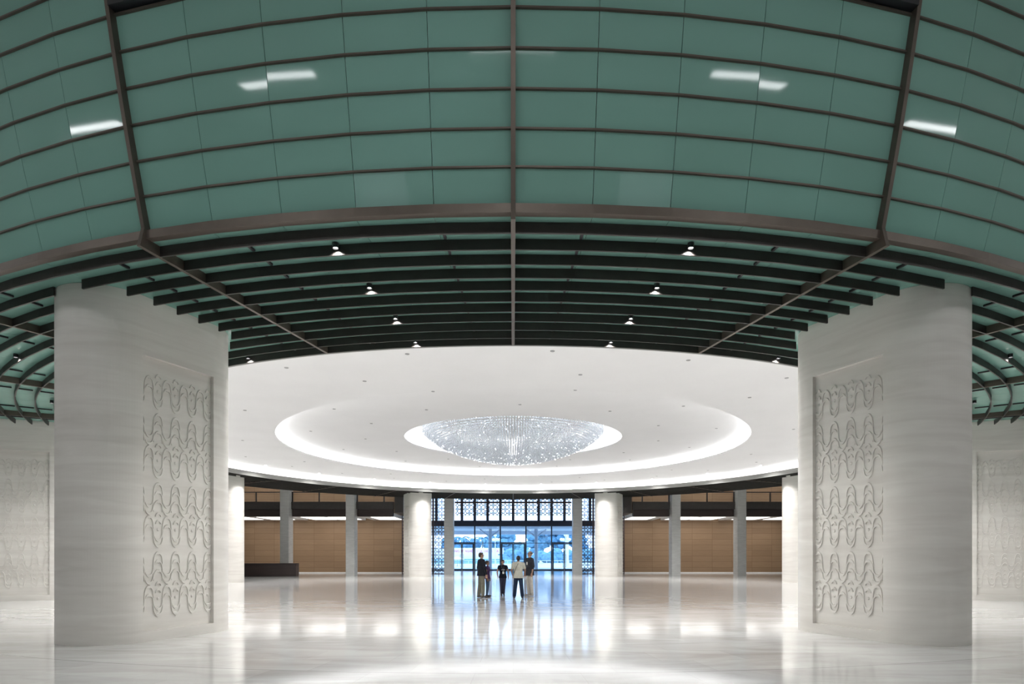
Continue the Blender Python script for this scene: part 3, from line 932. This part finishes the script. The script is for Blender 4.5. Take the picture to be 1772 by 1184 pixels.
for k in range(150):
    x = -28 + 62 * k / 149
    s = random.uniform(.9, 1.3)
    vv = bmesh.ops.create_icosphere(bm, subdivisions=2, radius=s, matrix=Matrix.Translation((x, 140.5 + random.uniform(-.8, .8), .4 + random.uniform(-.2, 1.8))))['verts']
    for v in vv: v.co += Vector((random.uniform(-1, 1), random.uniform(-1, 1), random.uniform(-1, 1))) * .2
prop(obj('hedge', bm, M['leaf'][1]), 'long leafy hedge band at the foot of the far trees', 'hedge', kind='stuff')
# grandstand with its slogan board
t = empty('grandstand', (-13.5, 132, -.05), 0, 'low pale stepped grandstand with a slogan board outside', 'grandstand')
obj('terrace', B((-14, 11.0, 0, 6, 0, 1.75), (-14, 10.2, .2, 6, 1.75, 2.05)), M['pale_paint'], t)
obj('skirting', B((-14, 13.2, -.5, 0, 0, 1.0)), M['leaf'][2], t)
obj('slogan_board', B((-14, 11.4, 3.0, 3.3, 2.05, 3.35)), M['pale_paint'], t)
def text(s, x, z, size, parent, m, y=2.97, target=None, name='lettering', depth=.02):
    cu = bpy.data.curves.new(name, 'FONT'); cu.body = s; cu.size = size; cu.align_x = 'LEFT'; cu.extrude = depth
    tmp = bpy.data.objects.new(name, cu); C.objects.link(tmp)
    dg = bpy.context.evaluated_depsgraph_get(); dg.update()
    me = bpy.data.meshes.new_from_object(tmp.evaluated_get(dg))
    bpy.data.objects.remove(tmp)
    me.materials.clear(); me.materials.append(m)
    o = inst(name, me, parent, (x, y, z)); o.rotation_euler = (PI / 2, 0, 0)
    xs2 = [v.co.x for v in me.vertices]
    if target and xs2: o.scale = (target / (max(xs2) - min(xs2)), 1, 1)
    return o
# words of the slogan with their places along the board
for wd, px0, px1 in (('TRONG', 775, 795), ('SỰ', 797.5, 801.5), ('NGHIỆP', 805, 820), ('CỦA', 825, 834.5), ('CHÚNG', 837, 852), ('TA !', 855, 866)):
    xw = (px0 - 888) / F_PX * 135 + 13.5
    text(wd, xw, 2.42, .72, t, M['pink'], target=(px1 - px0) / F_PX * 135)
def lamp_post(x, y, lab):
    t = empty('lamp_post', (x, y, -.05), 0, lab, 'lamp post', 'globe lamp posts outside')
    bm = bmesh.new(); lathe(bm, [(0, 0), (.16, 0), (.14, .4), (.07, .5), (.06, 4.6), (0, 4.6)], n=12)
    for a in range(4):
        d = Vector((math.cos(a * PI / 2 + .4), math.sin(a * PI / 2 + .4), 0))
        capsule(bm, Vector((0, 0, 3.9)), d * .72 + Vector((0, 0, 3.9)), .03, .03, n=8)
    obj('post', bm, M['pale_paint'], t)
    for a in range(4):
        d = Vector((math.cos(a * PI / 2 + .4), math.sin(a * PI / 2 + .4), 0)) * .72
        bm = bmesh.new(); ellipsoid(bm, (d.x, d.y, 4.15), .24, .24, .24, 2); obj('globe', bm, M['globe'], t, smooth=True)
    bm = bmesh.new(); ellipsoid(bm, (0, 0, 4.85), .26, .26, .26, 2); obj('globe', bm, M['globe'], t, smooth=True)
lamp_post(-2.75, 96, 'white globe lamp post outside, left of the middle doors')
lamp_post(8.0, 96, 'white globe lamp post outside, behind the right pair of doors')
bm = bmesh.new(); lathe(bm, [(0, 0), (.24, 0), (.22, 5.6), (0, 5.7)], n=16)
o = obj('white_mast', bm, M['pale_paint']); o.location = (9.0, 104, -.05)
prop(o, 'thick white mast outside behind the right pair of doors', 'mast')
t = empty('parasol', (-8.9, 100, -.05), 0, 'white parasol standing outside behind the left doors', 'parasol')
bm = bmesh.new(); lathe(bm, [(0, 1.55), (.5, 1.42), (1.1, 1.12), (1.12, 1.06), (.5, 1.36), (0, 1.48)], n=16); obj('canopy', bm, M['globe'], t)
bm = bmesh.new(); lathe(bm, [(0, 0), (.2, 0), (.2, .06), (.03, .07), (.03, 1.5), (0, 1.5)], n=12); obj('pole', bm, M['bark'], t)
bm = bmesh.new()
for i in range(40):
    box(bm, -20 + i * 1.0 - .03, -20 + i * 1.0 + .03, 112, 112.06, -.05, .75)
box(bm, -20, 20, 111.98, 112.08, .70, .78); box(bm, -20, 20, 111.98, 112.08, .30, .35)
prop(obj('railing', bm, M['pale_paint']), 'low pale railing running across the square outside', 'railing')

# ------------------------------------------------------------------ people
def remesh(bm, name, m, parent, vox=.012, smooth=4, ratio=.5):
    me = bpy.data.meshes.new(name); bm.to_mesh(me); bm.free()
    o = bpy.data.objects.new(name, me); C.objects.link(o)
    md = o.modifiers.new('r', 'REMESH'); md.mode = 'VOXEL'; md.voxel_size = vox; md.use_smooth_shade = True
    md = o.modifiers.new('s', 'SMOOTH'); md.factor = .5; md.iterations = smooth
    if ratio < 1:
        md = o.modifiers.new('d', 'DECIMATE'); md.ratio = ratio
    dg = bpy.context.evaluated_depsgraph_get(); dg.update()
    me2 = bpy.data.meshes.new_from_object(o.evaluated_get(dg)); me2.name = name
    bpy.data.objects.remove(o)
    me2.materials.clear(); me2.materials.append(m)
    for p in me2.polygons: p.use_smooth = True
    o = inst(name, me2, parent)
    return o
def cloth(name, c, rough=.85):
    return speckle(mat(name, c, rough, spec=.2), tuple(v * .88 for v in c), tuple(min(1, v * 1.12) for v in c), 14)
SK = speckle(mat('skin_tan', (.42, .25, .18), .5), (.40, .235, .165), (.45, .27, .195), 10)
SKD = speckle(mat('skin_brown', (.27, .15, .105), .5), (.25, .14, .10), (.30, .17, .12), 10)
HAIR = speckle(mat('black_hair', (.012, .010, .010), .45), (.010, .009, .009), (.018, .014, .013), 60, (1, 1, .2))
HAIRB = speckle(mat('brown_hair', (.05, .035, .028), .5), (.04, .028, .022), (.065, .045, .035), 60, (1, 1, .2))
EYE = mat('eye', (.02, .015, .015), .2)
LIP = mat('lips', (.30, .12, .10), .5)
SHOE = mat('dark_shoe', (.02, .02, .025), .5)

def person(x, y, h, rz, lab, skin, shirt_m, trouser_m, shoe_m, hair, hair_m, fem=False, sleeve='short', shirt_len=.86,
           arms=None, stance=.10, headturn=0, belly=0.0, jacket=0.0, extras=None, wide=1.0, group=None):
    """a standing figure facing -y before it is turned; sizes for 1.75 m and scaled"""
    k = h / 1.75
    t = empty('person', (x, y, 0), rz, lab, 'person', group)
    t.scale = (k, k, k)
    sw = (.165 if fem else .185) * wide          # half shoulder width
    hw = .10 * wide
    hip = .93
    feet = [(-stance, 0), (stance, .03)]
    arms = arms or [((-.24, .01, 1.15), (-.25, -.05, .90)), ((.24, .01, 1.15), (.25, -.05, .90))]
    body = bmesh.new()
    # torso
    capsule(body, (0, 0, .98), (0, .005, 1.12), .135 * wide, .118 * wide if fem else .13 * wide, .72, 16)
    capsule(body, (0, .005, 1.12), (0, 0, 1.34), .118 * wide if fem else .13 * wide, .15 * wide, .70, 16)
    for s in (-1, 1):
        capsule(body, (s * .05, 0, 1.40), (s * sw * .9, 0, 1.415), .062, .058, .9)
    capsule(body, (0, .01, 1.42), (0, -.01, 1.53), .058, .053, 1)
    # legs
    kn = []
    for s, (fx, fy) in zip((-1, 1), feet):
        H_ = (s * .085 * wide, 0, hip); K_ = (s * .085 + (fx - s * .085) * .5, fy * .5 - .015, .50); A_ = (fx, fy + .01, .09)
        kn.append((H_, K_, A_))
        capsule(body, H_, K_, .088, .056, 1); capsule(body, K_, (K_[0] * .5 + A_[0] * .5, K_[1] * .5 + A_[1] * .5 + .012, .32), .055, .056); capsule(body, (K_[0] * .5 + A_[0] * .5, K_[1] * .5 + A_[1] * .5 + .012, .32), A_, .054, .036)
        capsule(body, (fx, fy + .03, .045), (fx * 1.15, fy - .15, .035), .035, .032, 1)
    # arms and hands
    for s, (E, W) in zip((-1, 1), arms):
        S = (s * sw, 0, 1.41)
        capsule(body, S, E, .047, .037); capsule(body, E, W, .036, .025)
        E_, W_ = Vector(E), Vector(W)
        d = (W_ - E_).normalized()
        d = (d * .6 + Vector((0, 0, -1)) * .4).normalized() if d.z < -.3 else d
        # palm faces the thigh: it is flat across x
        side = Vector((0, -1, 0)) if abs(d.z) > .5 else Vector((0, 0, 1))
        side = (side - d * side.dot(d)).normalized()
        for q in (-.022, 0, .022):
            capsule(body, W_ + d * .01 + side * q * .6, W_ + d * .085 + side * q, .015, .013)
        inw = Vector((-s, 0, 0))
        for q, L_ in ((.033, .070), (.011, .080), (-.011, .075), (-.033, .058)):
            a = W_ + d * .088 + side * q
            b_ = a + d * L_ * .5 + inw * .004
            c = b_ + (d * .8 + inw * .5).normalized() * L_ * .5
            capsule(body, a, b_, .0088, .0082, n=8); capsule(body, b_, c, .0082, .0070, n=8)
        a = W_ + d * .03 + side * .028
        b_ = a + (side * .75 + d * .6).normalized() * .035; c = b_ + (d * .9 + side * .25).normalized() * .032
        capsule(body, a, b_, .0105, .0095, n=8); capsule(body, b_, c, .0095, .008, n=8)
    # head, turned on the neck
    hd = bmesh.new()
    ellipsoid(hd, (0, .008, 1.655), .076, .094, .098)
    ellipsoid(hd, (0, -.028, 1.603), .054, .062, .058)
    capsule(hd, (0, -.078, 1.662), (0, -.102, 1.632), .010, .014, n=8)
    ellipsoid(hd, (0, -.082, 1.596), .024, .012, .010, 2)
    ellipsoid(hd, (0, -.074, 1.566), .022, .016, .014, 2)
    ellipsoid(hd, (0, -.074, 1.688), .05, .018, .010, 2)
    for s in (-1, 1):
        ellipsoid(hd, (s * .078, .012, 1.640), .011, .020, .030, 2)
    rot = Matrix.Translation((0, .004, -.02)) @ Matrix.Rotation(headturn, 4, 'Z')
    bmesh.ops.transform(hd, matrix=rot, verts=hd.verts)
    me = bpy.data.meshes.new('tmp'); hd.to_mesh(me); hd.free(); body.from_mesh(me); bpy.data.meshes.remove(me)
    bo = remesh(body, 'body', skin, t, .0075, 3, .45)
    hp = empty('head_pivot')
    bpy.data.objects.remove(hp)
    def part(name, bm, m, vox=.012, head=False, ratio=.5, sm=4):
        if head: bmesh.ops.transform(bm, matrix=rot, verts=bm.verts)
        return remesh(bm, name, m, t, vox, sm, ratio)
    for s in (-1, 1):
        bm = bmesh.new(); ellipsoid(bm, (s * .030, -.082, 1.660), .012, .008, .007, 2); bmesh.ops.transform(bm, matrix=rot, verts=bm.verts); obj('eye', bm, EYE, t)
    bm = bmesh.new(); ellipsoid(bm, (0, -.091, 1.597), .024, .006, .007, 2); bmesh.ops.transform(bm, matrix=rot, verts=bm.verts); obj('mouth', bm, LIP, t)
    # hair
    bm = bmesh.new()
    if hair == 'short':
        ellipsoid(bm, (0, .026, 1.680), .083, .090, .090)
        ellipsoid(bm, (0, .052, 1.64), .072, .062, .072)
        ellipsoid(bm, (0, -.03, 1.735), .06, .05, .028)
    elif hair == 'balding':
        ellipsoid(bm, (0, .050, 1.668), .080, .066, .066)
        for s in (-1, 1): ellipsoid(bm, (s * .062, .020, 1.672), .022, .045, .035)
    else:
        ellipsoid(bm, (0, .022, 1.680), .086, .094, .092)
        ellipsoid(bm, (0, .055, 1.64), .078, .066, .085)
        ellipsoid(bm, (0, -.045, 1.735), .055, .035, .025)
        ellipsoid(bm, (0, .115, 1.645), .042, .040, .042)
    part('hair', bm, hair_m, .010, True)
    # trousers
    bm = bmesh.new()
    for H_, K_, A_ in kn:
        tl = .066 if fem else .078
        capsule(bm, (H_[0] * .9, 0, hip - .02), K_, .092 * wide, tl + .004, 1.0, 14); capsule(bm, K_, (A_[0], A_[1], .12), tl + .004, tl - (.010 if fem else .004), 1, 14)
    capsule(bm, (0, .005, .955), (0, 0, 1.02), .138 * wide, .128 * wide, .78, 16)
    part('trousers', bm, trouser_m)
    # shoes
    for H_, K_, (ax, ay, az) in kn:
        bm = bmesh.new()
        capsule(bm, (ax, ay + .04, .045), (ax * 1.18, ay - .16, .038), .044, .040, 1, 12)
        capsule(bm, (ax, ay + .02, .06), (ax, ay, .11), .048, .044, 1, 12)
        for v in bm.verts:
            if v.co.z < .003: v.co.z = .003
        part('shoe', bm, shoe_m, .01, ratio=.4)
    # shirt or jacket
    bm = bmesh.new(); j = jacket
    capsule(bm, (0, 0, shirt_len), (0, 0, 1.10), .192 * wide + j, (.132 if fem else .152) * wide + j + belly * .3, .80, 18)
    capsule(bm, (0, 0, 1.10), (0, 0, 1.33), (.132 if fem else .152) * wide + j + belly * .3, .168 * wide + j, .76, 18)
    if belly: ellipsoid(bm, (0, -.03, 1.10), .14 * wide, .12 + belly, .15)
    if fem:
        for s in (-1, 1): ellipsoid(bm, (s * .062, -.098, 1.285), .058, .05, .058, 2)
    for s in (-1, 1):
        capsule(bm, (s * .045, .005, 1.435), (s * sw, 0, 1.415), .066 + j * .4, .062 + j * .5, .95)
    for s, (E, W) in zip((-1, 1), arms):
        S = Vector((s * sw, 0, 1.41)); E_ = Vector(E); W_ = Vector(W)
        if sleeve == 'short': capsule(bm, S, S.lerp(E_, .62), .064 + j * .4, .062)
        elif sleeve == 'cap': capsule(bm, S, S.lerp(E_, .30), .060, .056)
        else:
            end = W_ if sleeve == 'long' else E_.lerp(W_, .35)
            capsule(bm, S, E_, .064 + j * .4, .054 + j * .3); capsule(bm, E_, E_.lerp(end, .92), .053 + j * .3, .042)
    for v in bm.verts:
        if v.co.z < shirt_len: v.co.z = shirt_len
    part('jacket' if j > .012 else 'shirt', bm, shirt_m)
    if extras: extras(t, rot)
    return t
def glasses(t, rot):
    bm = bmesh.new()
    for s in (-1, 1):
        lathe(bm, [(.020, -.002), (.024, -.002), (.024, .002), (.020, .002), (.020, -.002)], n=12)
    bm.free(); bm = bmesh.new()
    for s in (-1, 1):
        ring_v = []
        for i in range(12):
            a = 2 * PI * i / 12
            for q in (.019, .023):
                ring_v.append(bm.verts.new((s * .031 + q * math.cos(a), -.100, 1.660 + q * .8 * math.sin(a))))
        for i in range(12):
            a, b_, c, d = ring_v[2 * i], ring_v[2 * i + 1], ring_v[(2 * i + 3) % 24], ring_v[(2 * i + 2) % 24]
            bm.faces.new((a, b_, c, d))
        capsule(bm, (s * .054, -.098, 1.664), (s * .080, .01, 1.660), .0025, .0025, n=6)
    capsule(bm, (-.010, -.101, 1.664), (.010, -.101, 1.664), .0025, .0025, n=6)
    bmesh.ops.transform(bm, matrix=rot, verts=bm.verts)
    o = obj('eyeglasses', bm, M['black'], t); md = o.modifiers.new('t', 'SOLIDIFY'); md.thickness = .003
PALE = cloth('pale_card', (.8, .8, .78), .5)
def badge(t, x=0.0, z=1.10, y=-.168, cord=True):
    if cord:
        bm = bmesh.new()
        for s in (-1, 1):
            capsule(bm, (s * .055, -.070, 1.475), (s * .045, -.150, 1.36), .005, .005, n=6); capsule(bm, (s * .045, -.150, 1.36), (x, y + .004, z + .05), .005, .005, n=6)
        obj('lanyard', bm, cloth('grey_cord', (.35, .38, .42)), t)
    obj('name_badge', B((x - .045, x + .045, y - .004, y, z - .06, z + .05)), PALE, t)
def ex_p1(t, rot): glasses(t, rot)
def ex_p3(t, rot):
    badge(t, .02, 1.12, -.150)
    bm = bmesh.new()
    for a, b_ in ((-.085, -.03), (-.02, .02), (.035, .09)):
        box(bm, a, b_, -.163, -.158, 1.245, 1.265)
    obj('chest_print', bm, PALE, t)
def ex_p4(t, rot):
    bm = bmesh.new()
    pts = [(-.03, .075, 1.475), (.02, .136, 1.40), (.09, .146, 1.25), (.15, .118, 1.12), (.185, .03, 1.03)]
    for a, b_ in zip(pts, pts[1:]): capsule(bm, a, b_, .009, .009, n=8)
    obj('shoulder_strap', bm, M['black'], t)
def ex_p5(t, rot):
    glasses(t, rot); badge(t, .06, 1.27, -.162, False)
GP = 'people talking in the middle of the hall'
NAVY = cloth('navy_trousers', (.016, .028, .06)); KHAKI = cloth('khaki_trousers', (.20, .19, .15)); CREAM = cloth('cream_trousers', (.58, .55, .50))
def gx(px, dist): return (px - 888) / F_PX * dist
hd1 = 24.1
def depth(yfeet): return F_PX * 1.62 / (yfeet - 962)
# facing angle: 0 = towards the camera, +90 deg = towards the right of the picture
d1 = depth(1034.6); d2 = depth(1032.8); d3 = depth(1030.8); d4 = depth(1036); d5 = depth(1032.0)
def height(ytop, d): return 1.62 + (962 - ytop) / F_PX * d
person(gx(833, d1), d1, height(956, d1), R(118), 'person in dark jacket and khaki trousers, leftmost of the group, facing right', SK, cloth('navy_jacket', (.018, .02, .028)), KHAKI, cloth('brown_shoe', (.12, .10, .085)),
       'short', HAIRB, sleeve='long', shirt_len=.84, jacket=.018, stance=.15, headturn=R(-10), extras=ex_p1, group=GP,
       arms=[((-.25, -.02, 1.15), (-.22, -.10, .90)), ((.25, .02, 1.15), (.25, -.04, .90))])
person(gx(843.5, d2), d2, height(970, d2), R(80), 'person in purple top and blue jeans, half behind the dark jacket', SKD, cloth('purple_top', (.06, .03, .09)), cloth('blue_jeans', (.07, .11, .17)), SHOE,
       'bun', HAIR, fem=True, sleeve='cap', stance=.08, extras=None, group=GP)
person(gx(870, d3), d3, height(968.6, d3), R(4), 'person in black T-shirt with badge and lanyard, facing the camera', SK, cloth('black_tshirt', (.008, .010, .018)), cloth('dark_blue_trousers', (.045, .045, .075)), SHOE,
       'bun', HAIR, fem=True, sleeve='cap', stance=.055, extras=ex_p3, group=GP, wide=1.1,
       arms=[((-.27, .03, 1.15), (-.24, -.03, .90)), ((.27, .03, 1.15), (.27, -.04, .90))])
person(gx(897, d4), d4, height(961.8, d4), R(178), 'person in beige shirt and navy trousers seen from behind, thin shoulder strap', SKD, cloth('beige_shirt', (.50, .49, .42)), NAVY, SHOE,
       'short', HAIR, sleeve='short', shirt_len=.83, stance=.16, extras=ex_p4, group=GP, wide=1.08, jacket=.01,
       arms=[((-.28, .01, 1.15), (-.23, -.10, .93)), ((.28, .01, 1.15), (.23, -.10, .93))])
person(gx(917, d5), d5, height(953.5, d5), R(-62), 'person in dark shirt and cream trousers, rightmost of the group, balding with glasses', SK, cloth('charcoal_shirt', (.035, .038, .048)), CREAM, cloth('grey_shoe', (.35, .33, .30)),
       'balding', HAIR, sleeve='half', shirt_len=.80, jacket=.010, belly=.035, stance=.09, extras=ex_p5, group=GP)
